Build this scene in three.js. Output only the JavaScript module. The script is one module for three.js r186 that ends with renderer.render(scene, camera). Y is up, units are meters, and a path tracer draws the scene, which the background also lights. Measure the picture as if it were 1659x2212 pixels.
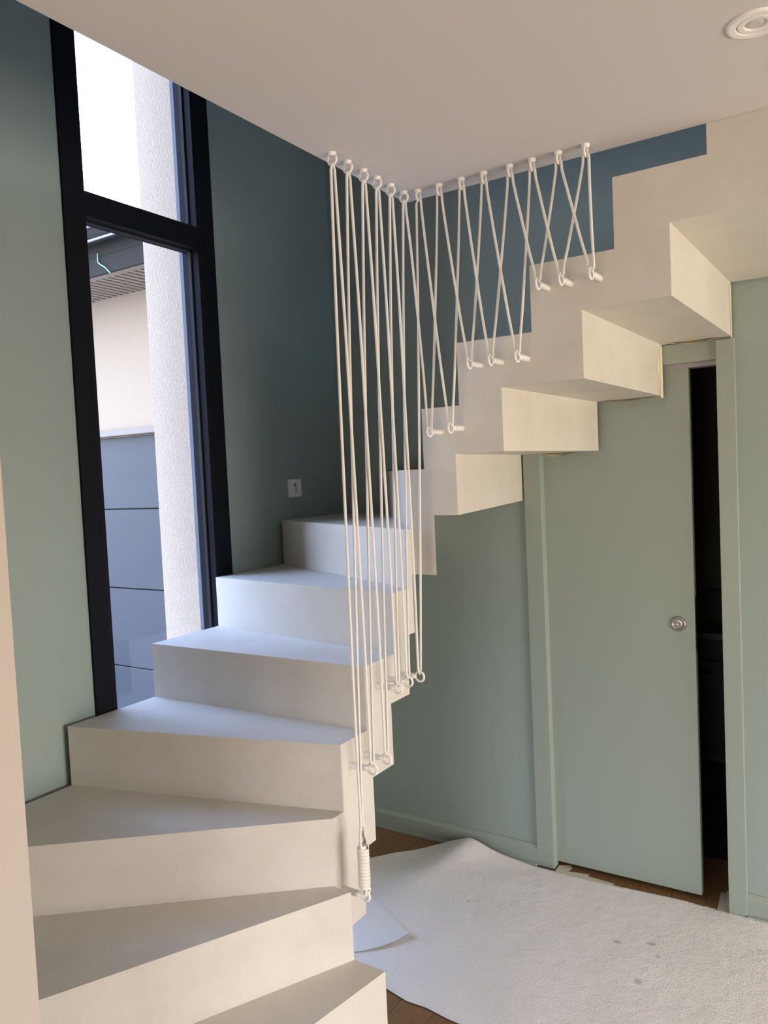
import * as THREE from 'three';
import { mergeGeometries, mergeVertices } from 'three/addons/utils/BufferGeometryUtils.js';
import { RectAreaLightUniformsLib } from 'three/addons/lights/RectAreaLightUniformsLib.js';
import { RoundedBoxGeometry } from 'three/addons/geometries/RoundedBoxGeometry.js';

// ───────── camera, sky, sun, area lights, exposure ─────────
const scene = new THREE.Scene();
const camera = new THREE.PerspectiveCamera(2 * Math.atan(1106 / 1672.6) * 180 / Math.PI, 1659 / 2212, 0.05, 200);
camera.position.set(2.131, 1.659, 2.96);
camera.rotation.order = 'YXZ';
camera.rotation.set(-0.05044948, 0.57204978, -0.04609943);
scene.add(camera);

const renderer = new THREE.WebGLRenderer({ antialias: true });
renderer.toneMapping = THREE.LinearToneMapping;
renderer.toneMappingExposure = 1.0;
renderer.shadowMap.enabled = true;
RectAreaLightUniformsLib.init();

const SKY_STRENGTH = 8.0, SUN = 4.0, PATIO = 10.8, REAR = 7.0;
{ // clear sky: pale towards the horizon, blue towards the zenith, the same all the way round
  const W = 64, H = 256, d = new Float32Array(W * H * 4);
  for (let j = 0; j < H; j++) {
    const el = ((j + 0.5) / H - 0.5) * 180, t = Math.pow(THREE.MathUtils.clamp(el / 90, 0, 1), 0.55);
    const c = el < 0 ? [0.32, 0.31, 0.3] : [THREE.MathUtils.lerp(0.98, 0.22, t), THREE.MathUtils.lerp(1.06, 0.47, t), THREE.MathUtils.lerp(1.2, 1.16, t)];
    for (let i = 0; i < W; i++) d.set([c[0], c[1], c[2], 1], (j * W + i) * 4);
  }
  const sky = new THREE.DataTexture(d, W, H, THREE.RGBAFormat, THREE.FloatType);
  sky.mapping = THREE.EquirectangularReflectionMapping; sky.magFilter = sky.minFilter = THREE.LinearFilter; sky.needsUpdate = true;
  scene.background = sky;
  scene.backgroundIntensity = SKY_STRENGTH;
}
const sun = new THREE.DirectionalLight(new THREE.Color(1, 0.9, 0.74), SUN);
sun.position.set(0.02, 9, -3.4); sun.target.position.set(0, 0, 0);
sun.castShadow = true;
Object.assign(sun.shadow.camera, { left: -10, right: 10, top: 10, bottom: -10, near: 0.5, far: 30 });
scene.add(sun, sun.target);
function areaLight(w, h, at, to, rgb, power) {   // daylight entering at a window opening
  const l = new THREE.RectAreaLight(new THREE.Color(...rgb), power, w, h);
  l.position.set(...at); l.lookAt(...to); l.castShadow = true; scene.add(l); return l;
}
const WARM = [1.0, 0.835, 0.66];
areaLight(2.3, 1.7, [5.5, 0.92, 1.5], [0, 0.92, 1.5], WARM, PATIO);
areaLight(1.5, 1.1, [1.85, 1.05, 5.48], [1.85, 1.05, 0], WARM, REAR);

// ───────── helpers ─────────
let seed = 7;
const rnd = () => { seed = (seed + 0x6d2b79f5) | 0; let t = Math.imul(seed ^ (seed >>> 15), 1 | seed); t = (t + Math.imul(t ^ (t >>> 7), 61 | t)) ^ t; return ((t ^ (t >>> 14)) >>> 0) / 4294967296; };
const V = (x, y, z) => new THREE.Vector3(x, y, z);
const taken = new Map();
function numbered(n) { const k = taken.get(n) ?? 0; taken.set(n, k + 1); return k ? n + '_' + String(k).padStart(3, '0') : n; }
const worldAt = new WeakMap();
function lit(o) { o.traverse((m) => { if (m.isMesh) { m.castShadow = true; m.receiveShadow = true; } }); return o; }
function thing(name, label, category, at = [0, 0, 0], group) {
  const o = new THREE.Group(); o.name = numbered(name); o.position.set(...at); scene.add(o); worldAt.set(o, V(...at));
  o.userData = { label, category }; if (group) o.userData.group = group; return o;
}
function struct(name, at = [0, 0, 0]) { const o = new THREE.Group(); o.name = name; o.position.set(...at); o.userData.kind = 'structure'; scene.add(o); worldAt.set(o, V(...at)); return o; }
function structMesh(name, geo, mat) { const m = new THREE.Mesh(geo, mat); m.name = name; m.userData.kind = 'structure'; scene.add(m); worldAt.set(m, V(0, 0, 0)); return lit(m); }
function part(parent, name, geo, mat, label) { // geometry given in world metres
  const p = worldAt.get(parent); geo.translate(-p.x, -p.y, -p.z);
  const m = new THREE.Mesh(geo, mat); m.name = name; parent.add(m); worldAt.set(m, p); if (label) m.userData.label = label; return lit(m);
}
function tri(geo) { // flat faces with uv in metres, taken from the plane each face is nearest to
  const g = geo.index ? geo.toNonIndexed() : geo; g.computeVertexNormals();
  const p = g.attributes.position, n = g.attributes.normal, uv = new Float32Array(p.count * 2);
  for (let i = 0; i < p.count; i++) {
    const a = Math.abs(n.getX(i)), b = Math.abs(n.getY(i)), c = Math.abs(n.getZ(i));
    const [u, v] = b >= a && b >= c ? [p.getX(i), p.getZ(i)] : a >= c ? [p.getZ(i), p.getY(i)] : [p.getX(i), p.getY(i)];
    uv[2 * i] = u; uv[2 * i + 1] = v;
  }
  g.setAttribute('uv', new THREE.BufferAttribute(uv, 2)); g.clearGroups(); return g;
}
const box = (x0, x1, y0, y1, z0, z1) => tri(new THREE.BoxGeometry(x1 - x0, y1 - y0, z1 - z0).translate((x0 + x1) / 2, (y0 + y1) / 2, (z0 + z1) / 2));
function rbox(x0, x1, y0, y1, z0, z1, r = 0.003) { return new RoundedBoxGeometry(x1 - x0, y1 - y0, z1 - z0, 2, r).translate((x0 + x1) / 2, (y0 + y1) / 2, (z0 + z1) / 2); }
function merge(list) { return mergeGeometries(list.map((g) => { const h = g.index ? g.toNonIndexed() : g; for (const k of Object.keys(h.attributes)) if (!['position', 'normal', 'uv'].includes(k)) h.deleteAttribute(k); h.clearGroups(); return h; })); }
function shapeOf(pts, holes = []) { const s = new THREE.Shape(pts.map((p) => new THREE.Vector2(...p))); for (const h of holes) s.holes.push(new THREE.Path(h.map((p) => new THREE.Vector2(...p)))); return s; }
// plan polygon (x,z) between two heights
function prism(pts, y0, y1, holes = []) {
  const g = new THREE.ExtrudeGeometry(shapeOf(pts.map(([x, z]) => [x, -z]), holes.map((h) => h.map(([x, z]) => [x, -z]))), { depth: y1 - y0, bevelEnabled: false, steps: 1 });
  g.rotateX(-Math.PI / 2).translate(0, y0, 0); return tri(g);
}
// (z,y) outline with holes between two x; (x,y) outline between two z
function slabX(pts, x0, x1, holes = []) { const g = new THREE.ExtrudeGeometry(shapeOf(pts.map(([z, y]) => [-z, y]), holes.map((h) => h.map(([z, y]) => [-z, y]))), { depth: x1 - x0, bevelEnabled: false }); g.rotateY(Math.PI / 2).translate(x0, 0, 0); return tri(g); }
function slabZ(pts, z0, z1, holes = []) { const g = new THREE.ExtrudeGeometry(shapeOf(pts, holes), { depth: z1 - z0, bevelEnabled: false }); g.translate(0, 0, z0); return tri(g); }
const rect = (a0, a1, b0, b1) => [[a0, b0], [a1, b0], [a1, b1], [a0, b1]];

// tileable gradient noise
const PERM = new Uint8Array(512); { const a = [...Array(256).keys()]; for (let i = 255; i > 0; i--) { const j = Math.floor(rnd() * (i + 1)); [a[i], a[j]] = [a[j], a[i]]; } for (let i = 0; i < 512; i++) PERM[i] = a[i & 255]; }
function pnoise(x, y, px, py) {
  const xi = Math.floor(x), yi = Math.floor(y), xf = x - xi, yf = y - yi, f = (t) => t * t * t * (t * (t * 6 - 15) + 10);
  const gr = (ix, iy, dx, dy) => { const h = PERM[PERM[((ix % px) + px) % px & 255] + (((iy % py) + py) % py & 255)] / 256 * 6.28318; return Math.cos(h) * dx + Math.sin(h) * dy; };
  const u = f(xf), v = f(yf), a = gr(xi, yi, xf, yf), b = gr(xi + 1, yi, xf - 1, yf), c = gr(xi, yi + 1, xf, yf - 1), d = gr(xi + 1, yi + 1, xf - 1, yf - 1);
  return 1.4 * (a + (b - a) * u + (c - a) * v + (a - b - c + d) * u * v);
}
function fbm(u, v, fx, fy, oct, gain = 0.5) { let s = 0, a = 1, t = 0; for (let i = 0; i < oct; i++) { s += a * pnoise(u * fx, v * fy, fx, fy); t += a; a *= gain; fx *= 2; fy *= 2; } return s / t; }
function tex(n, size, fn, srgb = false, ny = n, sizeY = size) { // size in metres
  const d = new Uint8Array(n * ny * 4);
  for (let j = 0; j < ny; j++) for (let i = 0; i < n; i++) { const c = fn(i / n, j / ny, i, j), k = (j * n + i) * 4, q = Array.isArray(c) ? c : [c, c, c]; for (let a = 0; a < 3; a++) d[k + a] = Math.max(0, Math.min(255, Math.round(q[a] * 255))); d[k + 3] = 255; }
  const t = new THREE.DataTexture(d, n, ny); t.wrapS = t.wrapT = THREE.RepeatWrapping; t.magFilter = THREE.LinearFilter; t.minFilter = THREE.LinearFilter; if (srgb) t.colorSpace = THREE.SRGBColorSpace; t.repeat.set(1 / size, 1 / sizeY); t.needsUpdate = true; return t;
}
const std = (o) => new THREE.MeshStandardMaterial(o), lin = (r, g, b) => new THREE.Color().setRGB(r, g, b);

// ───────── materials ─────────
const cementMap = tex(512, 1.3, (u, v) => { const m = fbm(u, v, 4, 4, 5, 0.6) * 0.115 + fbm(u + 0.3, v, 6, 13, 4) * 0.045 + fbm(u, v, 60, 60, 2) * 0.014; return [0.93 + m, 0.925 + m * 1.05, 0.92 + m * 1.3]; });
const cementBump = tex(512, 0.7, (u, v) => 0.5 + 0.35 * fbm(u, v, 6, 6, 5, 0.6) + 0.15 * fbm(u, v, 70, 70, 2));
const rollerBump = tex(256, 0.12, (u, v) => 0.5 + 0.4 * fbm(u, v, 24, 24, 3));
const M = {
  cement: std({ color: lin(0.69, 0.665, 0.605), map: cementMap, roughness: 0.55, bumpMap: cementBump, bumpScale: 0.0012 }),
  sage: std({ color: lin(0.278, 0.345, 0.31), roughness: 0.55, bumpMap: rollerBump, bumpScale: 0.0003 }),
  sageTrim: std({ color: lin(0.283, 0.335, 0.288), roughness: 0.42 }),
  white: std({ color: lin(0.62, 0.595, 0.575), roughness: 0.85, bumpMap: rollerBump, bumpScale: 0.0003 }),
  cream: std({ color: lin(0.50, 0.45, 0.40), roughness: 0.8, bumpMap: rollerBump, bumpScale: 0.0003 }),
  black: new THREE.MeshPhysicalMaterial({ color: lin(0.007, 0.0085, 0.013), roughness: 0.65, specularIntensity: 0.2 }),
  gasket: std({ color: lin(0.006, 0.006, 0.007), roughness: 0.8 }),
  alu: std({ color: lin(0.34, 0.36, 0.40), roughness: 0.45, metalness: 0.4 }),
  chalk: std({ color: lin(0.84, 0.825, 0.80), roughness: 0.42 }),
  glass: new THREE.MeshPhysicalMaterial({ color: 0xffffff, transmission: 1, thickness: 0, roughness: 0, ior: 1.5 }),
  steel: std({ color: lin(0.36, 0.335, 0.335), metalness: 1, roughness: 0.38 }),
  tape: std({ color: lin(0.80, 0.74, 0.50), roughness: 0.7 }),
  umber: std({ color: lin(0.22, 0.17, 0.12), roughness: 0.8 }),
  dark: std({ color: lin(0.02, 0.018, 0.016), roughness: 0.6 }),
  zinc: new THREE.MeshPhysicalMaterial({ color: lin(0.036, 0.034, 0.03), roughness: 0.7, specularIntensity: 0.15 }), slate: std({ color: lin(0.12, 0.132, 0.165), roughness: 0.7 }), railLight: std({ color: lin(0.28, 0.29, 0.34), roughness: 0.6 }),
};

// ───────── stair geometry: plan lines of every riser, front (f) and back (b) ─────────
const RISE = 0.185, THICK = 0.144;
const INNER = [[1.7, 1.353], [0.884, 1.353], [0.884, 0.872], [2.4, 0.872]];   // free side of the flight
const OUTER = [[1.7, 2.205], [0.014, 2.205], [0.014, 0.012], [2.4, 0.012]];   // wall side
const F = { 1: [[1.235, 1.353], [1.16, 2.205]], 2: [[1.035, 1.353], [0.884, 2.205]], 3: [[0.937, 1.353], [0.492, 2.205]], 4: [[0.884, 1.345], [0.014, 2.043]], 5: [[0.884, 1.297], [0.014, 1.527]], 6: [[0.884, 1.166], [0.014, 1.185]], 7: [[0.884, 0.999], [0.014, 0.865]], 8: [[0.884, 0.9], [0.014, 0.466]], 9: [[0.884, 0.872], [0.243, 0.012]], 10: [[0.941, 0.872], [0.76, 0.012]], 11: [[1.071, 0.872], [1.075, 0.012]], 12: [[1.308, 0.872], [1.315, 0.012]], 13: [[1.546, 0.872], [1.555, 0.012]], 14: [[1.779, 0.872], [1.79, 0.012]], 15: [[2.015, 0.872], [2.015, 0.012]] };
const B = { 1: [[1.06, 1.353], [0.96, 2.205]], 2: [[0.92, 1.353], [0.72, 2.205]], 3: [[0.884, 1.315], [0.3, 2.205]], 4: [[0.884, 1.213], [0.014, 1.83]], 5: [[0.884, 1.147], [0.014, 1.37]], 6: [[0.884, 1.033], [0.014, 1.045]], 7: [[0.884, 0.923], [0.014, 0.72]], 8: [[0.884, 0.876], [0.014, 0.30]], 9: [[0.97, 0.872], [0.45, 0.012]], 10: [[1.0525, 0.872], [0.905, 0.012]], 11: [[1.21, 0.872], [1.222, 0.012]], 12: [[1.453, 0.872], [1.465, 0.012]], 13: [[1.687, 0.872], [1.70, 0.012]], 14: [[1.92, 0.872], [1.93, 0.012]], 15: [[2.015, 0.872], [2.015, 0.012]] };
function along(path, p) { let s = 0, best = [1e9, 0]; for (let i = 0; i + 1 < path.length; i++) { const [ax, az] = path[i], [bx, bz] = path[i + 1], L = Math.hypot(bx - ax, bz - az), t = Math.max(0, Math.min(1, ((p[0] - ax) * (bx - ax) + (p[1] - az) * (bz - az)) / (L * L))), d = Math.hypot(ax + t * (bx - ax) - p[0], az + t * (bz - az) - p[1]); if (d < best[0] - 1e-6) best = [d, s + t * L]; s += L; } return best[1]; }
function between(path, p, q) { const a = along(path, p), b = along(path, q), out = [p]; let s = 0; for (let i = 0; i + 1 < path.length; i++) { if (i && s > a + 0.004 && s < b - 0.004) out.push(path[i]); s += Math.hypot(path[i + 1][0] - path[i][0], path[i + 1][1] - path[i][1]); } if (Math.hypot(q[0] - p[0], q[1] - p[1]) > 0.003) out.push(q); return out; }
const plan = (A, Z) => [...between(INNER, A[0], Z[0]), ...between(OUTER, A[1], Z[1]).reverse()];
const CEIL = 2.479, SLAB = 0.296;

// ───────── structure ─────────
const floorWood = [];
{
  const floor = structMesh('floor', box(-0.01, 5.75, -0.25, -0.018, 0, 5.75), std({ color: lin(0.2, 0.11, 0.055), roughness: 0.6 }));
  for (let k = 0; k < 4; k++) {
    const tone = 0.86 + 0.28 * rnd(), o = rnd();
    floorWood.push(std({ roughness: 0.42, map: tex(256, 0.5, (u, v) => { const w = fbm(u + o, v, 10, 2, 3), g = 0.5 + 0.5 * Math.sin((u * 34 + w * 5 + fbm(u, v + o, 3, 2, 2) * 6) * 3.1), p = fbm(u, v + o, 90, 6, 2); const c = tone * (0.86 + 0.16 * g + 0.16 * p); return [0.232 * c, 0.127 * c, 0.058 * c]; }, false, 256, 1.2), bumpMap: tex(128, 0.12, (u, v) => 0.5 + 0.5 * fbm(u, v, 48, 3, 2), false, 128, 0.7), bumpScale: 0.0004 }));
  }
  const w = 0.12;
  for (let i = 0; i < 22; i++) { // oak boards, end joints staggered
    let z = -0.95 + (i * 0.53) % 0.9; const x = i * w;
    let a = -0.38;
    while (a < 2.7) {
      z += 0.9; if (z <= a + 0.1) continue;
      const e = Math.min(z, 2.7);
      if (a < 0 ? x > 0.9 && x < 1.75 : true) { const zz = a < 0 && !(x > 0.9 && x + w < 1.75) ? 0 : a; part(floor, 'plank', tri(new THREE.BoxGeometry(w - 0.0012, 0.018, e - zz - 0.0012).translate(x + w / 2, -0.009, (zz + e) / 2)), floorWood[Math.floor(rnd() * 4)]); }
      else if (e > 0) part(floor, 'plank', tri(new THREE.BoxGeometry(w - 0.0012, 0.018, e - 0.0012).translate(x + w / 2, -0.009, e / 2)), floorWood[Math.floor(rnd() * 4)]);
      a = e;
    }
  }
}
// ceiling slab of the room with the stairwell cut out of it
structMesh('ceiling', prism([[0.918, 0.873], [2.02, 0.873], [2.02, 0.0], [5.75, 0.0], [5.75, 5.75], [0.918, 5.75]], CEIL, CEIL + SLAB), M.white);
structMesh('ceiling_upper', box(-0.35, 5.75, 5.3, 5.55, -0.1, 5.75), M.umber);
const WZ0 = 0.757, WZ1 = 1.409, WY0 = 0.06, WY1 = 4.55;
structMesh('wall_left', slabX(rect(0, 2.3, -0.2, 5.3), -0.09, -0.01, [rect(WZ0, WZ1, WY0, WY1)]), M.sage);
structMesh('wall_back', slabZ([[-0.01, -0.2], [0.93, -0.2], [0.93, 2.05], [1.70, 2.05], [1.70, -0.2], [5.75, -0.2], [5.75, 5.3], [-0.01, 5.3]], -0.1, 0), M.sage);
structMesh('wall_partition', prism([[-0.01, 2.22], [0.905, 2.22], [0.905, 5.75], [0.78, 5.75], [0.78, 2.34], [-0.01, 2.34]], 0, CEIL), M.cream);
structMesh('wall_upper_left', prism([[-0.01, 2.3], [0.1, 2.3], [0.1, 5.75], [-0.01, 5.75]], CEIL, 5.3), M.sage);
structMesh('slab_partition', prism([[0.1, 2.22], [0.918, 2.22], [0.918, 5.75], [0.1, 5.75]], CEIL, CEIL + SLAB), M.white);
structMesh('wall_right', slabX(rect(-0.1, 5.75, -0.2, 5.3), 5.6, 5.75, [rect(0.3, 2.7, 0.02, 1.85), rect(0.8, 2.2, 3.5, 4.6)]), M.umber);
structMesh('wall_front', slabZ(rect(-0.01, 5.6, -0.2, 5.3), 5.6, 5.75, [rect(1.0, 2.7, 0.4, 1.7)]), M.umber);

// exterior leaf of the window wall, with its rough render
const castBump = tex(512, 0.11, (u, v) => { const a = fbm(u, v, 14, 14, 3, 0.55), b = fbm(u + 0.37, v + 0.1, 26, 26, 2); return 0.5 + 0.55 * Math.max(-0.6, a) + 0.25 * b; });
const castMap = tex(256, 0.16, (u, v) => { const m = 0.94 + 0.1 * fbm(u, v, 20, 20, 3); return [m, m, m]; });
M.roughcast = std({ color: lin(0.52, 0.42, 0.315), map: castMap, roughness: 0.95, bumpMap: castBump, bumpScale: 0.003 });
M.render = std({ color: lin(0.395, 0.315, 0.225), map: castMap, roughness: 0.95, bumpMap: castBump, bumpScale: 0.0018 });
structMesh('wall_exterior', slabX(rect(-0.56, 5.75, -0.2, 5.55), -0.35, -0.09, [rect(0.80, 1.37, 0.0, WY1)]), M.roughcast);

// window
{
  const w = struct('window_1', [-0.03, WY0, (WZ0 + WZ1) / 2]);
  const z0 = WZ0, z1 = WZ1, x0 = -0.085, x1 = 0.0, L = 0.08, R = 0.088;
  part(w, 'window_frame', merge([rbox(x0, x1, WY0, WY1, z1 - L, z1, 0.002), rbox(x0, x1, WY0, WY1, z0, z0 + R, 0.002), rbox(x0, x1, WY1 - 0.08, WY1, z0 + R, z1 - L, 0.002), rbox(x0, x1, WY0, WY0 + 0.08, z0 + R, z1 - L, 0.002)]), M.black);
  part(w, 'transom', rbox(x0, x1 - 0.0005, 2.524, 2.604, z0 + R - 0.002, z1 - L + 0.002, 0.002), M.black);
  const bead = (y0, y1) => merge([box(-0.05, -0.036, y0, y1, z0 + R, z0 + R + 0.006), box(-0.05, -0.036, y0, y1, z1 - L - 0.006, z1 - L), box(-0.05, -0.036, y1 - 0.006, y1, z0 + R, z1 - L), box(-0.05, -0.036, y0, y0 + 0.006, z0 + R, z1 - L)]);
  part(w, 'glazing_bead', merge([bead(WY0 + 0.08, 2.524), bead(2.604, WY1 - 0.08)]), M.gasket);
  part(w, 'jamb_groove', merge([box(-0.012, 0.0012, WY0, WY1, z1 - L + 0.012, z1 - L + 0.0135), box(-0.012, 0.0012, WY0, WY1, z0 + R - 0.0135, z0 + R - 0.012)]), M.gasket);
  for (const [a, b] of [[WY0 + 0.082, 2.522], [2.606, WY1 - 0.082]]) part(w, 'glass_pane', new THREE.PlaneGeometry(z1 - L - z0 - R - 0.004, b - a).rotateY(Math.PI / 2).translate(-0.045, (a + b) / 2, (z0 + R + z1 - L) / 2), M.glass);
  for (const [a, b, c] of [[0.80, 0.808, 0.815], [1.362, 1.37, 1.355]]) { const gd = part(w, 'shutter_guide', rbox(-0.142, -0.088, 0.02, WY1, a, b, 0.002), M.slate); part(gd, 'guide_lip', rbox(-0.102, -0.092, 0.02, WY1, Math.min(a, c), Math.max(b, c), 0.002), M.railLight); }
  part(w, 'window_sill', box(-0.38, -0.086, 0.0, 0.05, 0.801, 1.369), std({ color: lin(0.45, 0.44, 0.42), roughness: 0.8 }));
}
// glazed openings behind the camera
for (const [n, mk] of [['window_2', 0], ['window_3', 2]]) {
  const w = struct(n, mk ? [5.66, 3.5, 1.5] : [5.66, 0.02, 1.5]);
  const b = (a0, a1, y0, y1) => box(5.63, 5.7, y0, y1, a0, a1);
  const [a0, a1, y0, y1] = mk ? [0.8, 2.2, 3.5, 4.6] : [0.3, 2.7, 0.02, 1.85], m = (a0 + a1) / 2;
  part(w, 'window_frame', merge([b(a0, a0 + 0.07, y0, y1), b(a1 - 0.07, a1, y0, y1), b(a0, a1, y0, y0 + 0.07), b(a0, a1, y1 - 0.07, y1), b(m - 0.05, m + 0.05, y0, y1)]), M.black);
  const g = new THREE.PlaneGeometry(a1 - a0 - 0.14, y1 - y0 - 0.14); g.rotateY(Math.PI / 2);
  part(w, 'glass_pane', g.translate(5.665, (y0 + y1) / 2, m), M.glass);
}

{
  const w = struct('window_4', [1.85, 0.4, 5.66]), b = (x0, x1, y0, y1) => box(x0, x1, y0, y1, 5.63, 5.7);
  part(w, 'window_frame', merge([b(1.0, 1.07, 0.4, 1.7), b(2.63, 2.7, 0.4, 1.7), b(1.0, 2.7, 0.4, 0.47), b(1.0, 2.7, 1.63, 1.7), b(1.81, 1.89, 0.4, 1.7)]), M.black);
  part(w, 'glass_pane', new THREE.PlaneGeometry(1.56, 1.16).translate(1.85, 1.05, 5.665), M.glass);
}
// ───────── sliding pocket door, casings, baseboards ─────────
const handleAt = V(1.4895, 1.048, -0.024);
{
  const d = struct('door_1', [1.25, 0.02, -0.05]);
  const panel = part(d, 'door_panel', rbox(0.935, 1.548, 0.022, 2.03, -0.064, -0.024, 0.0025), M.sageTrim);
  const pull = part(panel, 'flush_pull', new THREE.LatheGeometry([[0, 0.001], [0.004, 0.0013], [0.0045, 0.0022], [0.008, 0.0024], [0.0125, 0.0016], [0.0165, 0.001], [0.0185, 0.0022], [0.0195, 0.0062], [0.0215, 0.0075], [0.0245, 0.007], [0.0275, 0.0045], [0.0285, 0]].map((p) => new THREE.Vector2(...p)), 40).rotateX(Math.PI / 2).translate(handleAt.x, handleAt.y, handleAt.z), M.steel, 'round brushed metal pull');
  void pull;
  part(panel, 'edge_latch', merge([rbox(1.5475, 1.5492, 0.94, 1.15, -0.055, -0.033, 0.0006), rbox(1.5478, 1.5515, 1.18, 1.2, -0.054, -0.042, 0.0008)]), M.dark, 'dark latch strip in the door edge');
  part(d, 'top_track', box(1.0, 1.65, 1.988, 2.01, -0.075, -0.02), std({ color: lin(0.35, 0.33, 0.34), roughness: 0.5 }));
  const t1 = struct('trim_1', [0.95, 0, 0]), t2 = struct('trim_2', [1.678, 0, 0]), t3 = struct('trim_3', [1.3, 2.04, 0]);
  part(t1, 'casing_board', rbox(0.912, 0.985, 0.004, 2.05, -0.032, 0.014, 0.002), M.sageTrim);
  part(t2, 'casing_board', rbox(1.648, 1.709, 0.004, 2.07, -0.06, 0.02, 0.002), M.sageTrim);
  part(t3, 'casing_board', rbox(0.985, 1.648, 2.004, 2.075, -0.03, 0.006, 0.002), M.sageTrim);
  const base = (name, x0, x1) => {
    const b = struct(name, [(x0 + x1) / 2, 0, 0.01]);
    const g = new THREE.ExtrudeGeometry(shapeOf([[0, 0.002], [0.014, 0.002], [0.014, 0.07], [0.012, 0.074], [0.004, 0.087], [0, 0.088]]), { depth: x1 - x0, bevelEnabled: false });
    part(b, 'baseboard_board', tri(g.rotateY(Math.PI / 2).scale(1, 1, -1).translate(x0, 0, 0.0)), M.sageTrim);
    part(b, 'base_shoe', rbox(x0, x1, 0.0005, 0.0125, 0.002, 0.026, 0.002), M.sageTrim);
  };
  base('baseboard_back', 0.0, 0.912); base('baseboard_right', 1.709, 5.6);
}

// ───────── small dark washroom behind the door ─────────
{
  const k = struct('wall_washroom');
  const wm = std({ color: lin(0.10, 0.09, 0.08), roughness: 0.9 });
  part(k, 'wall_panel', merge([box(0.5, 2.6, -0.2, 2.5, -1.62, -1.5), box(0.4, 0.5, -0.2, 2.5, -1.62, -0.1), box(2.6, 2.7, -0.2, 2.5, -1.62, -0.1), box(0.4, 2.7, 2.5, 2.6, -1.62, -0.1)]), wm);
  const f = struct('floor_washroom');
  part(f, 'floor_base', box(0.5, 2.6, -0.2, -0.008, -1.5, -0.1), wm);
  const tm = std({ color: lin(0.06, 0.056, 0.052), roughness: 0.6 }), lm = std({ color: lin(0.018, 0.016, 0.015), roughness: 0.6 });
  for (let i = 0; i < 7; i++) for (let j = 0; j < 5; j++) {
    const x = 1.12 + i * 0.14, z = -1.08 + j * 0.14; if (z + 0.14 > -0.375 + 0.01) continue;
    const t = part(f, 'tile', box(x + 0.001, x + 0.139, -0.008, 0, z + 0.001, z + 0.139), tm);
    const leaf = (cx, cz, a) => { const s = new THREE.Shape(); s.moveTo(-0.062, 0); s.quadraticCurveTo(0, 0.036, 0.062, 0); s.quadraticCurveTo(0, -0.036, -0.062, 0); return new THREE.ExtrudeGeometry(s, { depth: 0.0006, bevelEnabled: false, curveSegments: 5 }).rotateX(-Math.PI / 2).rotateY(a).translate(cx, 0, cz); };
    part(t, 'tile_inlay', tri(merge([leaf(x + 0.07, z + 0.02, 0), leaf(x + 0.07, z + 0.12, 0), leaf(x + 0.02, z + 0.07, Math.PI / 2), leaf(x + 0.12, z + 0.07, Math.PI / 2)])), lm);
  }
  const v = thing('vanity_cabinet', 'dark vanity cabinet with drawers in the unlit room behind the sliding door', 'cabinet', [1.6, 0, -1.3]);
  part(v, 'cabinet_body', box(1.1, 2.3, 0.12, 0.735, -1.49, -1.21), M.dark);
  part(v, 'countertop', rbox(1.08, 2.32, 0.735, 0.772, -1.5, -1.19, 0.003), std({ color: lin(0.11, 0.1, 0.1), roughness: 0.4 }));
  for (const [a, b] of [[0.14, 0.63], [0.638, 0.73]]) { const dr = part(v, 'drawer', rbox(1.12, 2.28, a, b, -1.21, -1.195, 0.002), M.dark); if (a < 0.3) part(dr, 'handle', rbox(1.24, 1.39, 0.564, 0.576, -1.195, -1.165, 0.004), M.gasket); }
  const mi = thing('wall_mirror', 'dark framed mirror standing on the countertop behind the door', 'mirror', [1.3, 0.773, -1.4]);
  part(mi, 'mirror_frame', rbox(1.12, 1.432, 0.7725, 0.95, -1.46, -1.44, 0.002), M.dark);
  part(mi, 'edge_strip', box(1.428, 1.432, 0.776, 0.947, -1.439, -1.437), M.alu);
}

// ───────── staircase ─────────
{
  const s = thing('staircase', 'ivory cement winder staircase with zigzag underside turning round the corner', 'staircase', [0.9, 0, 1.2]);
  for (let k = 1; k <= 14; k++) {
    const solids = [];
    if (k <= 2) { // the bottom steps stand on the floor
      solids.push(prism(plan(F[k], k === 2 ? B[3] : F[k + 1]), k === 1 ? 0.0 : 0.0, k * RISE));
    } else {
      solids.push(prism(plan(F[k], B[k + 1]), k * RISE - THICK, k * RISE));
      solids.push(prism(plan(F[k], B[k]), (k - 1) * RISE, k * RISE - THICK));
    }
    part(s, 'step', merge(solids), M.cement);
  }
}

// ───────── rope balustrade hardware ─────────
const ordinal = ['first', 'second', 'third', 'fourth', 'fifth', 'sixth', 'seventh', 'eighth'];
const WIRE = 0.0032, RR = 0.0148; // ring wire and ring radius
const HX = 0.963, UZ = 0.945;
const hooks = [...[1.313, 1.244, 1.170, 1.103, 1.032, 0.959].map((z) => V(HX, CEIL, z)), ...[1.002, 1.071, 1.143, 1.212, 1.290, 1.354, 1.427, 1.500].map((x) => V(x, CEIL, UZ - 0.003))];
const HOOK_DROP = 0.0172, RT = 0.0128; // ceiling to ring centre
const LX = 0.957;
const rings = [V(LX, 0.533, 1.317), V(LX, 0.856, 1.254), V(LX, 0.859, 1.181), V(LX, 1.040, 1.106), V(LX, 1.045, 1.048), V(LX, 1.043, 0.98),
  ...[[1.008, 1.775], [1.078, 1.781], [1.147, 1.960], [1.213, 1.962], [1.293, 1.962], [1.360, 2.148], [1.424, 2.149], [1.505, 2.150]].map(([x, y]) => V(x, y, UZ))];
function ringGeo(c, acrossX, r) { const g = new THREE.TorusGeometry(r, WIRE, 12, 36); if (acrossX) g.rotateY(Math.PI / 2); return g.translate(c.x, c.y, c.z); }
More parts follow.
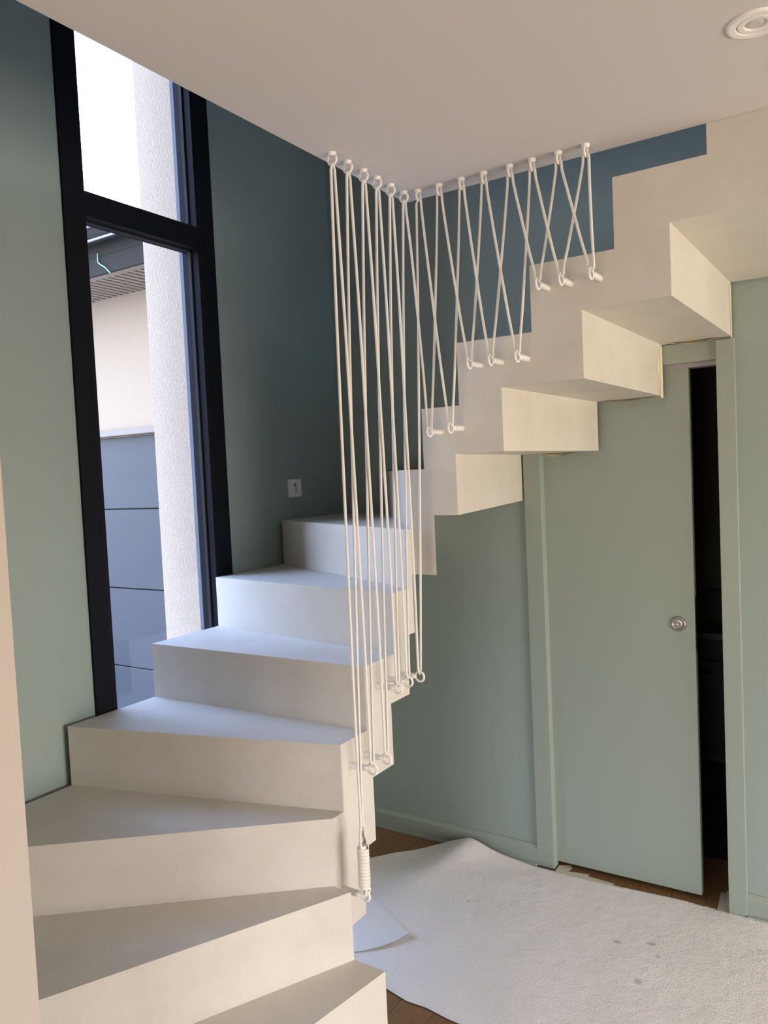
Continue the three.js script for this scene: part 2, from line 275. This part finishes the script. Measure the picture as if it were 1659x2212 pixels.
hooks.forEach((h, i) => {
  const low = i < 6, n = low ? ordinal[i] + ' from left of six over the lower flight' : ordinal[i - 6] + ' from left of eight along the upper flight';
  const t = thing('ceiling_eye', 'white ceiling eye, ' + n, 'eye hook', [h.x, h.y, h.z], 'screw eyes along the ceiling edge');
  const c = V(h.x, h.y - HOOK_DROP, h.z);
  part(t, 'cap', new THREE.LatheGeometry([[0, -0.009], [0.0082, -0.009], [0.0092, -0.0082], [0.0108, -0.002], [0.011, 0]].map((p) => new THREE.Vector2(...p)), 24).translate(h.x, h.y, h.z), M.chalk);
  part(t, 'ring', ringGeo(c, !low, RT), M.chalk);
});
rings.forEach((c, i) => {
  const low = i < 6, n = low ? ordinal[i] + ' from left on the lower flight' : ordinal[i - 6] + ' from left on the upper flight';
  const t = thing('standoff_eye', 'white spacer eye on the stair side, ' + n, 'eye hook', low ? [0.8845, c.y, c.z] : [c.x, c.y, 0.8725], 'spacer eyes on the stair side');
  const dir = (g) => (low ? g.rotateZ(-Math.PI / 2).translate(0.8842, c.y, c.z) : g.rotateX(Math.PI / 2).translate(c.x, c.y, 0.8722));
  const len = (low ? c.x - 0.8842 : c.z - 0.8722) - RR;
  part(t, 'spacer', dir(new THREE.LatheGeometry([[0, 0], [0.0088, 0], [0.0088, len - 0.0125], [0.0082, len - 0.0118], [0, len - 0.0118]].map((p) => new THREE.Vector2(...p)), 28)), M.chalk);
  part(t, 'collar', dir(new THREE.LatheGeometry([[0, len - 0.0108], [0.0083, len - 0.0108], [0.0085, len - 0.009], [0.0075, len - 0.001], [0.004, len + 0.001], [0, len + 0.001]].map((p) => new THREE.Vector2(...p)), 28)), M.chalk);
  part(t, 'ring', ringGeo(c, !low, RR), M.chalk);
});
// ───────── rope ─────────
const ropeBump = tex(128, 1, (u, v) => { const a = u * 6, b = v * 8, p = Math.abs(((a + b) % 1) - 0.5) * 2, q = Math.abs((((a - b) % 1 + 1) % 1) - 0.5) * 2; return Math.max(p, q); });
ropeBump.repeat.set(1, 1);
M.rope = std({ color: lin(0.78, 0.765, 0.705), roughness: 0.85, bumpMap: ropeBump, bumpScale: 0.0004 });
const RO = 0.0037;
function ropeTube(pts, segs = 60, r = RO, closed = false) {
  const c = new THREE.CatmullRomCurve3(pts, closed, 'centripetal'), g = new THREE.TubeGeometry(c, segs, r, 10, closed), L = c.getLength(), uv = g.attributes.uv;
  for (let i = 0; i < uv.count; i++) uv.setXY(i, uv.getY(i), uv.getX(i) * L / 0.028);
  return g;
}
{
  const rp = thing('rope', 'cream braided rope laced up and down between the white eyes', 'rope', [LX, 0.5, 1.317]);
  const dirOf = (i) => (i < 6 ? V(0, 0, -1) : V(1, 0, 0)); // along the row, towards the upper flight
  const eyeTop = V(LX + 0.001, 0.722, 1.318);
  const strand = (h, r, bow) => {
    const hc = hooks[h].clone().add(V(0, -HOOK_DROP, 0)), hd = dirOf(h).multiplyScalar(bow > 0 ? 1 : -1), hw = hc.clone().add(V(0, -RT, 0));
    const nrm = (h < 6 ? V(1, 0, 0) : V(0, 0, 1)).multiplyScalar(bow * 0.004), g = WIRE + RO + 0.0006;
    const a = [hw.clone().add(V(0, g, 0)), hw.clone().addScaledVector(hd, g * 0.72).add(V(0, g * 0.68, 0)), hw.clone().addScaledVector(hd, g).add(V(0, -0.002, 0)), hw.clone().addScaledVector(hd, g * 1.02).add(V(0, -0.012, 0))];
    let b;
    if (r === 0) { const o = V(0, 0, h === 0 ? 0.0043 : -0.0043); b = [eyeTop.clone().add(o).add(V(0, 0.03, 0)), eyeTop.clone().add(o)]; }
    else {
      const rc = rings[r], rd = dirOf(r).multiplyScalar(r > h || (h === 13 && r === 13) ? -1 : 1); if (h === 13 && r === 13) rd.multiplyScalar(-1);
      const rw = rc.clone().add(V(0, RR, 0));
      b = [rw.clone().addScaledVector(rd, g * 1.02).add(V(0, 0.012, 0)), rw.clone().addScaledVector(rd, g).add(V(0, 0.002, 0)), rw.clone().addScaledVector(rd, g * 0.72).add(V(0, -g * 0.68, 0)), rw.clone().add(V(0, -g, 0))];
    }
    const mid = a[3].clone().lerp(b[0], 0.5).add(nrm), q1 = a[3].clone().lerp(b[0], 0.2).addScaledVector(nrm, 0.85), q3 = a[3].clone().lerp(b[0], 0.8).addScaledVector(nrm, 0.85);
    part(rp, 'strand', ropeTube([...a, q1, mid, q3, ...b], 70), M.rope);
  };
  for (let h = 0; h < 14; h++) { strand(h, Math.max(0, h - 1), -1); strand(h, Math.min(13, h + 1), 1); }
  // the end: a loop round a metal thimble, the lashing, and the loop through the lowest eye
  const ring = rings[0], top = eyeTop, cx = LX + 0.001;
  const loop = []; for (let i = 0; i <= 16; i++) { const t = i / 16, w = 0.0125 * Math.pow(Math.sin(Math.PI * Math.min(1, 0.06 + t * 0.94)), 0.8); loop.push(V(cx + w * 0.35, top.y + 0.004 - t * 0.07, top.z + 0.0035 + w)); }
  part(rp, 'end_loop', merge([ropeTube(loop, 40), ropeTube(loop.map((p) => V(cx - (p.x - cx), p.y, 2 * top.z - p.z)), 40)]), M.rope);
  const th = new THREE.Shape(); th.moveTo(0, 0.052); th.bezierCurveTo(0.004, 0.04, 0.009, 0.03, 0.009, 0.018); th.bezierCurveTo(0.009, 0.004, 0.006, 0, 0, 0); th.bezierCurveTo(-0.006, 0, -0.009, 0.004, -0.009, 0.018); th.bezierCurveTo(-0.009, 0.03, -0.004, 0.04, 0, 0.052);
  const hole = new THREE.Path(); hole.moveTo(0, 0.042); hole.bezierCurveTo(0.003, 0.034, 0.0055, 0.028, 0.0055, 0.022); hole.lineTo(-0.002, 0.02); hole.bezierCurveTo(-0.004, 0.028, -0.002, 0.034, 0, 0.042); th.holes.push(hole);
  const thimble = part(rp, 'thimble', new THREE.ExtrudeGeometry(th, { depth: 0.006, bevelEnabled: true, bevelSize: 0.0008, bevelThickness: 0.0008, bevelSegments: 2, curveSegments: 10 }).translate(0, 0, -0.003).rotateY(0.9).translate(cx, top.y - 0.064, top.z), M.steel, 'steel thimble');
  part(thimble, 'rivet', new THREE.CylinderGeometry(0.0042, 0.0046, 0.012, 20).rotateX(Math.PI / 2).rotateY(0.9).translate(cx, top.y - 0.056, top.z), M.chalk);
  const y0 = 0.558, y1 = 0.668, turns = 12, coil = [], R = 0.0118;
  for (let i = 0; i <= turns * 16; i++) { const t = i / (turns * 16), a = t * turns * 2 * Math.PI; coil.push(V(cx + R * Math.cos(a), y0 + (y1 - y0) * t, top.z + R * Math.sin(a))); }
  const lash = part(rp, 'lashing', ropeTube(coil, turns * 22, 0.0049), M.rope, 'tight coil of rope');
  part(lash, 'lashing_core', new THREE.CylinderGeometry(0.0105, 0.0105, y1 - y0 + 0.01, 20).translate(cx, (y0 + y1) / 2, top.z), M.rope);
  const low = []; for (let i = 0; i <= 12; i++) { const a = -0.35 * Math.PI + i / 12 * 1.7 * Math.PI; low.push(V(cx + 0.006 * Math.sin(a * 0.5), ring.y + RR - 0.001 - 0.011 * Math.sin(a) * 0 + 0.012 * Math.cos(a + Math.PI), ring.z + 0.011 * Math.sin(a))); }
  part(rp, 'bottom_loop', merge([ropeTube([V(cx - 0.004, y0 + 0.004, top.z - 0.006), V(cx - 0.003, y0 - 0.006, ring.z - 0.009), V(LX, ring.y + RR - 0.003, ring.z - 0.009), V(LX, ring.y + RR - 0.0085, ring.z), V(LX, ring.y + RR - 0.003, ring.z + 0.009), V(cx - 0.003, y0 - 0.006, ring.z + 0.009), V(cx - 0.004, y0 + 0.004, top.z + 0.006)], 40), ropeTube([V(cx + 0.005, y0 + 0.004, top.z - 0.006), V(cx + 0.009, y0 - 0.006, ring.z - 0.008), V(LX + 0.0085, ring.y + RR - 0.005, ring.z - 0.009), V(LX + 0.008, ring.y + RR - 0.011, ring.z), V(LX + 0.0085, ring.y + RR - 0.005, ring.z + 0.009), V(cx + 0.009, y0 - 0.006, ring.z + 0.008), V(cx + 0.005, y0 + 0.004, top.z + 0.006)], 40)]), M.rope);
}

// ───────── fittings on wall and ceiling ─────────
{
  const t = thing('cable_outlet', 'small grey white square wall plate with an oval cable hole', 'wall plate', [-0.01, 1.611, 0.3465]);
  const oval = []; for (let i = 0; i < 28; i++) { const a = i / 28 * 2 * Math.PI; oval.push([0.3465 + 0.0095 * Math.cos(a), 1.611 + 0.014 * Math.sign(Math.sin(a)) + 0.0105 * Math.sin(a) + 0.0]); }
  const g = new THREE.ExtrudeGeometry(shapeOf(rect(0.3075, 0.3855, 1.5735, 1.6485).map(([z, y]) => [-z, y]), [oval.map(([z, y]) => [-z, y])]), { depth: 0.007, bevelEnabled: true, bevelSize: 0.0012, bevelThickness: 0.0015, bevelSegments: 2 }).rotateY(Math.PI / 2).translate(-0.0085, 0, 0);
  const pm = std({ color: lin(0.84, 0.83, 0.81), roughness: 0.4 });
  part(t, 'cover_plate', g, pm);
  part(t, 'cable_scoop', new THREE.SphereGeometry(1, 20, 14).scale(0.003, 0.021, 0.0085).translate(-0.0075, 1.606, 0.3465), pm);
  part(t, 'cable_hole', new THREE.CylinderGeometry(0.007, 0.007, 0.002, 18).rotateZ(Math.PI / 2).translate(-0.0045, 1.625, 0.3475), std({ color: lin(0.2, 0.2, 0.2), roughness: 0.6 }));
}
{
  const c = [1.94, CEIL, 1.283];
  const t = thing('recessed_spotlight', 'round white recessed spotlight in the ceiling, switched off', 'spotlight', c);
  const L = (pts) => new THREE.LatheGeometry(pts.map((p) => new THREE.Vector2(...p)), 56).translate(...c);
  part(t, 'trim_ring', L([[0.0335, -0.0005], [0.034, -0.0035], [0.0355, -0.0046], [0.046, -0.005], [0.0495, -0.0044], [0.0515, -0.002], [0.0515, 0.0]]), M.chalk);
  part(t, 'gimbal', L([[0.019, -0.0005], [0.0195, -0.0028], [0.022, -0.0036], [0.0295, -0.0038], [0.0318, -0.0034], [0.0325, -0.0005]]), M.chalk);
  const em = std({ color: lin(0.6, 0.58, 0.55), roughness: 0.3 });
  part(t, 'lens', L([[0, -0.0022], [0.008, -0.003], [0.0135, -0.0028], [0.0155, -0.001], [0.019, -0.0006]]), em);
}

// ───────── protective felt, paper and tape on the floor ─────────
{
  const fleeceBump = tex(512, 0.45, (u, v) => 0.5 + 0.36 * fbm(u, v, 10, 10, 5, 0.58) + 0.13 * fbm(u, v, 80, 80, 2));
  const stains = [[1.345, 0.38, 0.016, 0.011], [1.447, 0.337, 0.019, 0.011], [1.484, 0.397, 0.011, 0.008], [1.459, 0.553, 0.013, 0.015], [0.981, 0.221, 0.006, 0.004], [0.781, 0.394, 0.008, 0.005], [1.77, 0.199, 0.007, 0.006], [1.787, 0.249, 0.005, 0.005], [1.736, 0.027, 0.006, 0.004], [1.752, 0.03, 0.006, 0.005], [0.9, 0.12, 0.004, 0.003]];
  const X0 = 0.2, X1 = 2.7, Z0 = -0.1, Z1 = 1.15;
  const map = tex(1024, 1, (u, v) => {
    const x = X0 + u * (X1 - X0), z = Z0 + v * (Z1 - Z0), m = 1 + 0.035 * fbm(u, v, 9, 5, 4) + 0.03 * fbm(u, v, 120, 70, 2); let c = [0.80 * m, 0.785 * m, 0.775 * m];
    for (const [sx, sz, a, b] of stains) { const d = Math.hypot((x - sx) / a, (z - sz) / b) + 0.35 * fbm(u * 3, v * 3, 60, 40, 2), k = Math.max(0, Math.min(1, (1 - d) * 4)) * 0.5; if (k) c = c.map((q, i) => q * (1 - k) + k * [0.25, 0.31, 0.29][i]); }
    return c;
  }, false, 512);
  map.repeat.set(1, 1);
  const fm = std({ map, roughness: 0.95, bumpMap: fleeceBump.clone(), bumpScale: 0.0048 });
  fm.bumpMap.repeat.set((X1 - X0) / 0.45, (Z1 - Z0) / 0.45); fm.bumpMap.needsUpdate = true;
  // back and front edges of the sheet, z as a function of x
  const curve = (pts) => (x) => { for (let i = 0; i + 1 < pts.length; i++) if (x <= pts[i + 1][0]) { const [x0, a] = pts[i], [x1, b] = pts[i + 1], t = Math.max(0, (x - x0) / (x1 - x0)); return a + (b - a) * t; } return pts.at(-1)[1]; };
  const back = curve([[0.235, 0.32], [0.256, 0.291], [0.325, 0.205], [0.4, 0.134], [0.466, 0.06], [0.52, 0.034], [0.8, 0.032], [0.93, 0.034], [1.1, 0.033], [1.3, 0.022], [1.5, 0.012], [1.66, 0.022], [2.7, 0.03]]);
  const front = curve([[0.235, 0.9], [0.7, 0.95], [0.786, 0.972], [0.86, 0.988], [0.93, 0.984], [1.0, 0.994], [1.1, 1.0], [1.5, 1.03], [2.7, 1.08]]);
  const nx = 150, nz = 80, pos = [], uv = [], idx = [];
  const ridge = new THREE.CatmullRomCurve3([[0.2, 0], [0.4, 0.001], [0.47, 0.008], [0.55, 0.036], [0.61, 0.056], [0.66, 0.047], [0.72, 0.027], [0.8, 0.013], [0.9, 0.003], [1.0, 0], [2.8, 0]].map(([a, b]) => V(a, b, 0)), false, 'centripetal').getPoints(300);
  const ridgeAt = (x) => { for (let i = 1; i < ridge.length; i++) if (ridge[i].x >= x) { const a = ridge[i - 1], b = ridge[i]; return a.y + (b.y - a.y) * Math.max(0, Math.min(1, (x - a.x) / (b.x - a.x || 1))); } return 0; };
  const hump = (x, z) => Math.max(0, ridgeAt(x + 0.25 * Math.max(0, z - 0.05))) * Math.exp(-Math.pow(Math.max(0, z - 0.035) / 0.24, 1.3)) + 0.006 * Math.exp(-(((z - 0.33 + 0.25 * (x - 0.5)) / 0.07) ** 2) - ((x - 0.5) / 0.3) ** 2);
  for (const side of [0, 1]) for (let i = 0; i <= nx; i++) for (let j = 0; j <= nz; j++) {
    const x = 0.235 + (X1 - 0.235) * i / nx, a = back(x), b = front(x), z = a + (b - a) * j / nz;
    const y = 0.0035 + hump(x, z) + 0.0022 * (1 + fbm(x * 0.25, z * 0.25, 24, 24, 3)) + 0.004 * Math.max(0, fbm(x * 0.25 + 0.2, z * 0.25, 9, 11, 2)) - side * 0.0032;
    pos.push(x, y, z); uv.push((x - X0) / (X1 - X0), (z - Z0) / (Z1 - Z0));
  }
  const at = (s, i, j) => s * (nx + 1) * (nz + 1) + i * (nz + 1) + j;
  for (let i = 0; i < nx; i++) for (let j = 0; j < nz; j++) { idx.push(at(0, i, j), at(0, i, j + 1), at(0, i + 1, j), at(0, i + 1, j), at(0, i, j + 1), at(0, i + 1, j + 1)); idx.push(at(1, i, j), at(1, i + 1, j), at(1, i, j + 1), at(1, i + 1, j), at(1, i + 1, j + 1), at(1, i, j + 1)); }
  for (let i = 0; i < nx; i++) for (const j of [0, nz]) { const q = [at(0, i, j), at(0, i + 1, j), at(1, i, j), at(0, i + 1, j), at(1, i + 1, j), at(1, i, j)]; idx.push(...(j ? q.reverse() : q)); }
  for (let j = 0; j < nz; j++) for (const i of [0, nx]) { const q = [at(0, i, j), at(1, i, j), at(0, i, j + 1), at(0, i, j + 1), at(1, i, j), at(1, i, j + 1)]; idx.push(...(i ? q.reverse() : q)); }
  const g = new THREE.BufferGeometry(); g.setAttribute('position', new THREE.Float32BufferAttribute(pos, 3)); g.setAttribute('uv', new THREE.Float32BufferAttribute(uv, 2)); g.setIndex(idx); g.computeVertexNormals();
  const dc = new THREE.Mesh(g, fm); dc.name = 'drop_cloth'; dc.userData = { label: 'large white felt drop cloth with paint spots covering the wooden floor', category: 'drop cloth' }; scene.add(lit(dc));
  // loose sheet of paper
  const clothY = (x, z) => 0.0035 + hump(x, z) + 0.0044 + 0.004 * Math.max(0, fbm(x * 0.25 + 0.2, z * 0.25, 9, 11, 2));
  const edge = [[0.40, 0.50], [0.43, 0.545], [0.503, 0.59], [0.594, 0.635], [0.703, 0.699], [0.675, 0.767], [0.633, 0.82], [0.585, 0.862], [0.45, 0.93], [0.3, 0.75]];
  const sh = new THREE.ShapeGeometry(shapeOf(edge)); const lvl = (s) => { const ee = []; const cx = 0.52, cz = 0.7, N = 14; const P = [], U = [], I = []; P.push(cx, 0, cz); const dense = []; edge.forEach((p, i) => { const q = edge[(i + 1) % edge.length]; for (let k = 0; k < 4; k++) dense.push([p[0] + (q[0] - p[0]) * k / 4, p[1] + (q[1] - p[1]) * k / 4]); }); for (let r = 1; r <= N; r++) dense.forEach(([x, z]) => P.push(cx + (x - cx) * r / N, 0, cz + (z - cz) * r / N)); const D = dense.length; for (let i = 0; i < P.length; i += 3) { P[i + 1] = clothY(P[i], P[i + 2]) + 0.0012 + 0.013 * Math.max(0, (P[i] - 0.56) / 0.14) ** 2 * (P[i + 2] > 0.6 ? 1 : 0.4) + s * 0.0006; U.push(P[i], P[i + 2]); } for (let k = 0; k < D; k++) { I.push(0, 1 + (k + 1) % D, 1 + k); for (let r = 1; r < N; r++) { const a = 1 + (r - 1) * D + k, b = 1 + (r - 1) * D + (k + 1) % D; I.push(a, b, a + D, b, b + D, a + D); } } void ee; if (!s) for (let i = 0; i < I.length; i += 3) [I[i + 1], I[i + 2]] = [I[i + 2], I[i + 1]]; const q = new THREE.BufferGeometry(); q.setAttribute('position', new THREE.Float32BufferAttribute(P, 3)); q.setAttribute('uv', new THREE.Float32BufferAttribute(U, 2)); q.setIndex(I); q.computeVertexNormals(); return q; };
  sh.dispose();
  const paper = new THREE.Mesh(merge([lvl(0), lvl(1)]), std({ color: lin(0.84, 0.84, 0.83), roughness: 0.7 })); paper.name = 'paper_sheet'; paper.userData = { label: 'smooth white paper sheet with a pointed corner lying on the drop cloth', category: 'paper' }; scene.add(lit(paper));
}
function strip(name, label, pts, y, mat, group, wob = 0.002) { // thin torn piece lying on the floor, outline in plan
  const g = new THREE.ExtrudeGeometry(shapeOf(pts.map(([x, z]) => [x, -z])), { depth: 0.0008, bevelEnabled: false }).rotateX(-Math.PI / 2).translate(0, y, 0), p = g.attributes.position;
  for (let i = 0; i < p.count; i++) p.setY(i, p.getY(i) + wob * Math.abs(pnoise(p.getX(i) * 30, p.getZ(i) * 30, 256, 256)));
  const m = new THREE.Mesh(tri(g), mat); m.name = numbered(name); m.userData = { label, category: 'tape' }; if (group) m.userData.group = group; scene.add(lit(m));
}
const film = std({ color: lin(0.62, 0.58, 0.5), roughness: 0.5 });
strip('tape_scrap', 'pale tape scrap on the floor at the foot of the left door casing', [[0.99, 0.022], [0.99, -0.03], [1.03, -0.052], [1.045, -0.03], [1.036, 0.0], [1.03, 0.03]], 0.0006, film, 'tape scraps on the threshold');
strip('tape_scrap', 'pale tape scrap along the drop cloth edge below the sliding door, nearest the left casing', [[1.03, 0.028], [1.034, 0.002], [1.12, -0.012], [1.122, 0.03]], 0.0018, film, 'tape scraps on the threshold');
strip('tape_scrap', 'narrow pale tape scrap along the drop cloth edge, under the middle of the door', [[1.118, 0.026], [1.12, 0.0], [1.226, 0.006], [1.232, 0.03]], 0.0006, film, 'tape scraps on the threshold');
strip('tape_scrap', 'crumpled pale sheet scrap on the floor against the right door casing', [[1.607, 0.03], [1.598, -0.12], [1.614, -0.12], [1.625, -0.16], [1.646, -0.17], [1.646, 0.03]], 0.0006, film, 'tape scraps on the threshold', 0.006);
strip('tape_scrap', 'thin clear tape scrap at the drop cloth edge in front of the dark door gap', [[1.56, 0.028], [1.562, 0.006], [1.6, 0.006], [1.606, 0.028]], 0.0006, film, 'tape scraps on the threshold');
// masking tape left along the underside of the flight
function tapeV(label, x, y0, y1, z0, z1) { const m = new THREE.Mesh(box(x, x + 0.0012, y0, y1, z0, z1), M.tape); m.name = numbered('masking_tape'); m.userData = { label, category: 'tape', group: 'masking tape on the stair underside' }; scene.add(lit(m)); }
tapeV('upright cream masking tape strip on the second lit stair face from right', 1.4655, 1.885, 2.066, 0.014, 0.05);
tapeV('upright cream masking tape strip on the lit stair face nearest the right edge', 1.7005, 2.07, 2.25, 0.014, 0.034);
tapeV('small square masking tape patch beside the upright strip', 1.4648, 1.965, 2.02, 0.056, 0.088);
function peel(label, x0, x1, y, drop, zc = 0.03) { // strip stuck to a soffit edge with one end curling away
  const n = 16, P = [], I = []; for (let s = 0; s < 2; s++) for (let i = 0; i <= n; i++) { const t = i / n, d = drop * Math.sin(Math.PI * Math.min(1, t * 1.05)) ** 2 + (t > 0.8 ? (t - 0.8) * drop * 1.2 : 0), x = x0 + (x1 - x0) * t; P.push(x, y - 0.001 - s * 0.0006, zc - 0.016, x, y - 0.001 - d - s * 0.0006, zc + 0.016 - d * 0.4); }
  for (let s = 0; s < 2; s++) for (let i = 0; i < n; i++) { const a = s * 2 * (n + 1) + 2 * i; I.push(a, a + 1, a + 2, a + 1, a + 3, a + 2); }
  const g = new THREE.BufferGeometry(); g.setAttribute('position', new THREE.Float32BufferAttribute(P, 3)); g.setIndex(I);
  const m = new THREE.Mesh(tri(g), M.tape); m.name = numbered('masking_tape'); m.userData = { label, category: 'tape', group: 'masking tape on the stair underside' }; scene.add(lit(m));
}
peel('cream masking tape peeling off the soffit above the dark door gap', 1.5, 1.665, 2.076, 0.014);
peel('cream masking tape peeling off the soffit above the left half of the door', 1.24, 1.44, 1.891, 0.009);
peel('cream masking tape curling off the lowest soffit above the left door casing', 0.99, 1.14, 1.706, 0.014);

// ───────── outside ─────────
{
  const g = struct('ground_outside'); part(g, 'paving', box(-14, -0.36, -0.4, -0.06, -0.6, 14), std({ color: lin(0.52, 0.48, 0.42), roughness: 0.9, bumpMap: castBump, bumpScale: 0.002 }));
  const zf = -0.56, h = 2.929;
  const o = thing('garage_wing', 'beige rendered garage wing with grey sectional door seen through the window', 'building', [-3.2, -0.06, zf - 0.5]);
  part(o, 'wall', slabZ([[-8, -0.06], [-6.2, -0.06], [-6.2, 2.0], [-0.75, 2.0], [-0.75, -0.06], [-0.352, -0.06], [-0.352, h + 0.22], [-8, h + 0.22]], zf - 0.25, zf), M.render);
  part(o, 'lintel_band', rbox(-6.25, -0.7, 1.996, 2.034, zf - 0.05, zf + 0.03, 0.003), std({ color: lin(0.25, 0.215, 0.175), roughness: 0.7 }));
  const dm = new THREE.MeshPhysicalMaterial({ color: lin(0.036, 0.042, 0.052), roughness: 0.38, specularIntensity: 0.6, bumpMap: cementBump, bumpScale: 0.0002 });
  const door = part(o, 'garage_door', box(-6.2, -0.75, -0.06, 1.995, zf - 0.12, zf - 0.10), M.dark);
  for (const [a, b] of [[1.494, 1.99], [0.934, 1.486], [0.372, 0.926], [-0.05, 0.364]]) part(door, 'door_section', rbox(-6.19, -0.76, a, b, zf - 0.10, zf - 0.05, 0.004), dm);
  const sm = std({ color: lin(0.27, 0.22, 0.17), roughness: 0.7 });
  part(o, 'soffit_trim', box(-8, -0.352, h + 0.0, h + 0.02, -0.205, -0.15), sm);
  for (let i = 0; i < 52; i++) { const x = -0.372 - i * 0.0588; part(o, 'soffit_board', box(x - 0.0588 + 0.021, x, h + 0.0005, h + 0.016, zf + 0.004, -0.2), sm); }
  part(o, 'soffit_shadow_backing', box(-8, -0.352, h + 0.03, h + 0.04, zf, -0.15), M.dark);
  part(o, 'fascia', merge([box(-8, -0.352, h, 3.19, -0.15, -0.13), box(-8, -0.352, 3.036, 3.05, -0.13, -0.127)]), M.zinc);
  const half = []; for (let i = 0; i <= 16; i++) { const a = Math.PI + Math.PI * i / 16; half.push([0.058 * Math.cos(a), 0.075 * Math.sin(a)]); } const inner = half.map(([a, b]) => [a * 0.95, b * 0.95]).reverse();
  const gut = part(o, 'gutter', new THREE.ExtrudeGeometry(shapeOf([...half, ...inner]), { depth: 7.6, bevelEnabled: false }).rotateY(-Math.PI / 2).translate(-0.352, 3.168, -0.07), M.zinc);
  part(gut, 'gutter_bead', merge([new THREE.CylinderGeometry(0.011, 0.011, 7.6, 14).rotateZ(Math.PI / 2).translate(-4.152, 3.168, -0.006), new THREE.CylinderGeometry(0.008, 0.008, 7.6, 14).rotateZ(Math.PI / 2).translate(-4.152, 3.1, -0.04)]), std({ color: lin(0.3, 0.32, 0.36), roughness: 0.35, metalness: 0.4 }));
  const rf = part(o, 'roof', slabX([[-0.13, 3.16], [-0.13, 3.2], [-4.5, 3.5], [-4.5, 3.45]], -8, -0.352), std({ color: lin(0.3, 0.1, 0.05), roughness: 0.8 }));
  const tm = [0.36, 0.42, 0.3].map((r) => std({ color: lin(r, r * 0.34, r * 0.17), roughness: 0.8 }));
  for (let r = 0; r < 1; r++) for (let i = 0; i < 20; i++) { const gg = new THREE.CylinderGeometry(0.1, 0.105, 0.4, 10, 1, false, -Math.PI / 2, Math.PI); gg.scale(1, 1, 0.4).rotateX(-Math.PI / 2 + 0.17).translate(-0.46 - i * 0.19, 3.242 + r * 0.06, -0.36 - r * 0.35); part(rf, 'roof_tile', gg, tm[(i * 7 + r) % 3]); }
  const cord = thing('hanging_cord', 'thin green cord hanging from the garage gutter', 'cord', [-1.8, 2.92, -0.12]);
  part(cord, 'cord_end', new THREE.TubeGeometry(new THREE.CatmullRomCurve3([V(-1.806, 3.05, -0.118), V(-1.807, 3.0, -0.118), V(-1.79, 2.985, -0.116), V(-1.745, 2.955, -0.12), V(-1.71, 2.918, -0.125)]), 30, 0.0042, 8), std({ color: lin(0.25, 0.5, 0.4), roughness: 0.5 }));
  structMesh('terrace_roof', box(5.75, 9.5, 2.45, 2.6, -1, 4.5), M.white);
  // tree beyond the garage roof: only its topmost twigs show above the transom
  const tp = V(-8.84, 0, -6.5), topY = 6.64;
  const tr = thing('tree', 'distant tree whose topmost twigs show above the window transom', 'tree', [tp.x, -0.06, tp.z]);
  part(tr, 'trunk', new THREE.CylinderGeometry(0.03, 0.16, topY - 0.6, 10).translate(tp.x, (topY - 0.6) / 2 - 0.06, tp.z), std({ color: lin(0.09, 0.06, 0.04), roughness: 0.9 }));
  const leaves = [], twigs = [];
  for (let i = 0; i < 420; i++) { const q = Math.pow(rnd(), 0.6), a = rnd() * 6.283, r = (0.1 + 1.2 * q) * Math.sqrt(rnd()); const lg = new THREE.CircleGeometry(0.055, 6).scale(0.5, 1, 1).rotateX(rnd() * 3).rotateY(rnd() * 6).translate(tp.x + r * Math.cos(a), topY - 0.05 - q * 2.2 + 0.1 * rnd(), tp.z + r * Math.sin(a)); leaves.push(lg); }
  for (let i = 0; i < 14; i++) { const a = i * 2.4, e = V(tp.x + 0.35 * Math.cos(a), topY - 0.1 - 0.06 * i, tp.z + 0.35 * Math.sin(a)); twigs.push(new THREE.TubeGeometry(new THREE.LineCurve3(V(tp.x, topY - 0.9 - 0.06 * i, tp.z), e), 2, 0.008, 5)); }
  const fo = part(tr, 'foliage', merge(leaves), std({ color: lin(0.1, 0.14, 0.05), roughness: 0.8, side: THREE.DoubleSide })); fo.userData.kind = 'stuff';
  part(tr, 'twigs', merge(twigs), std({ color: lin(0.09, 0.06, 0.04), roughness: 0.9 })).userData.kind = 'stuff';
}
renderer.render(scene, camera);
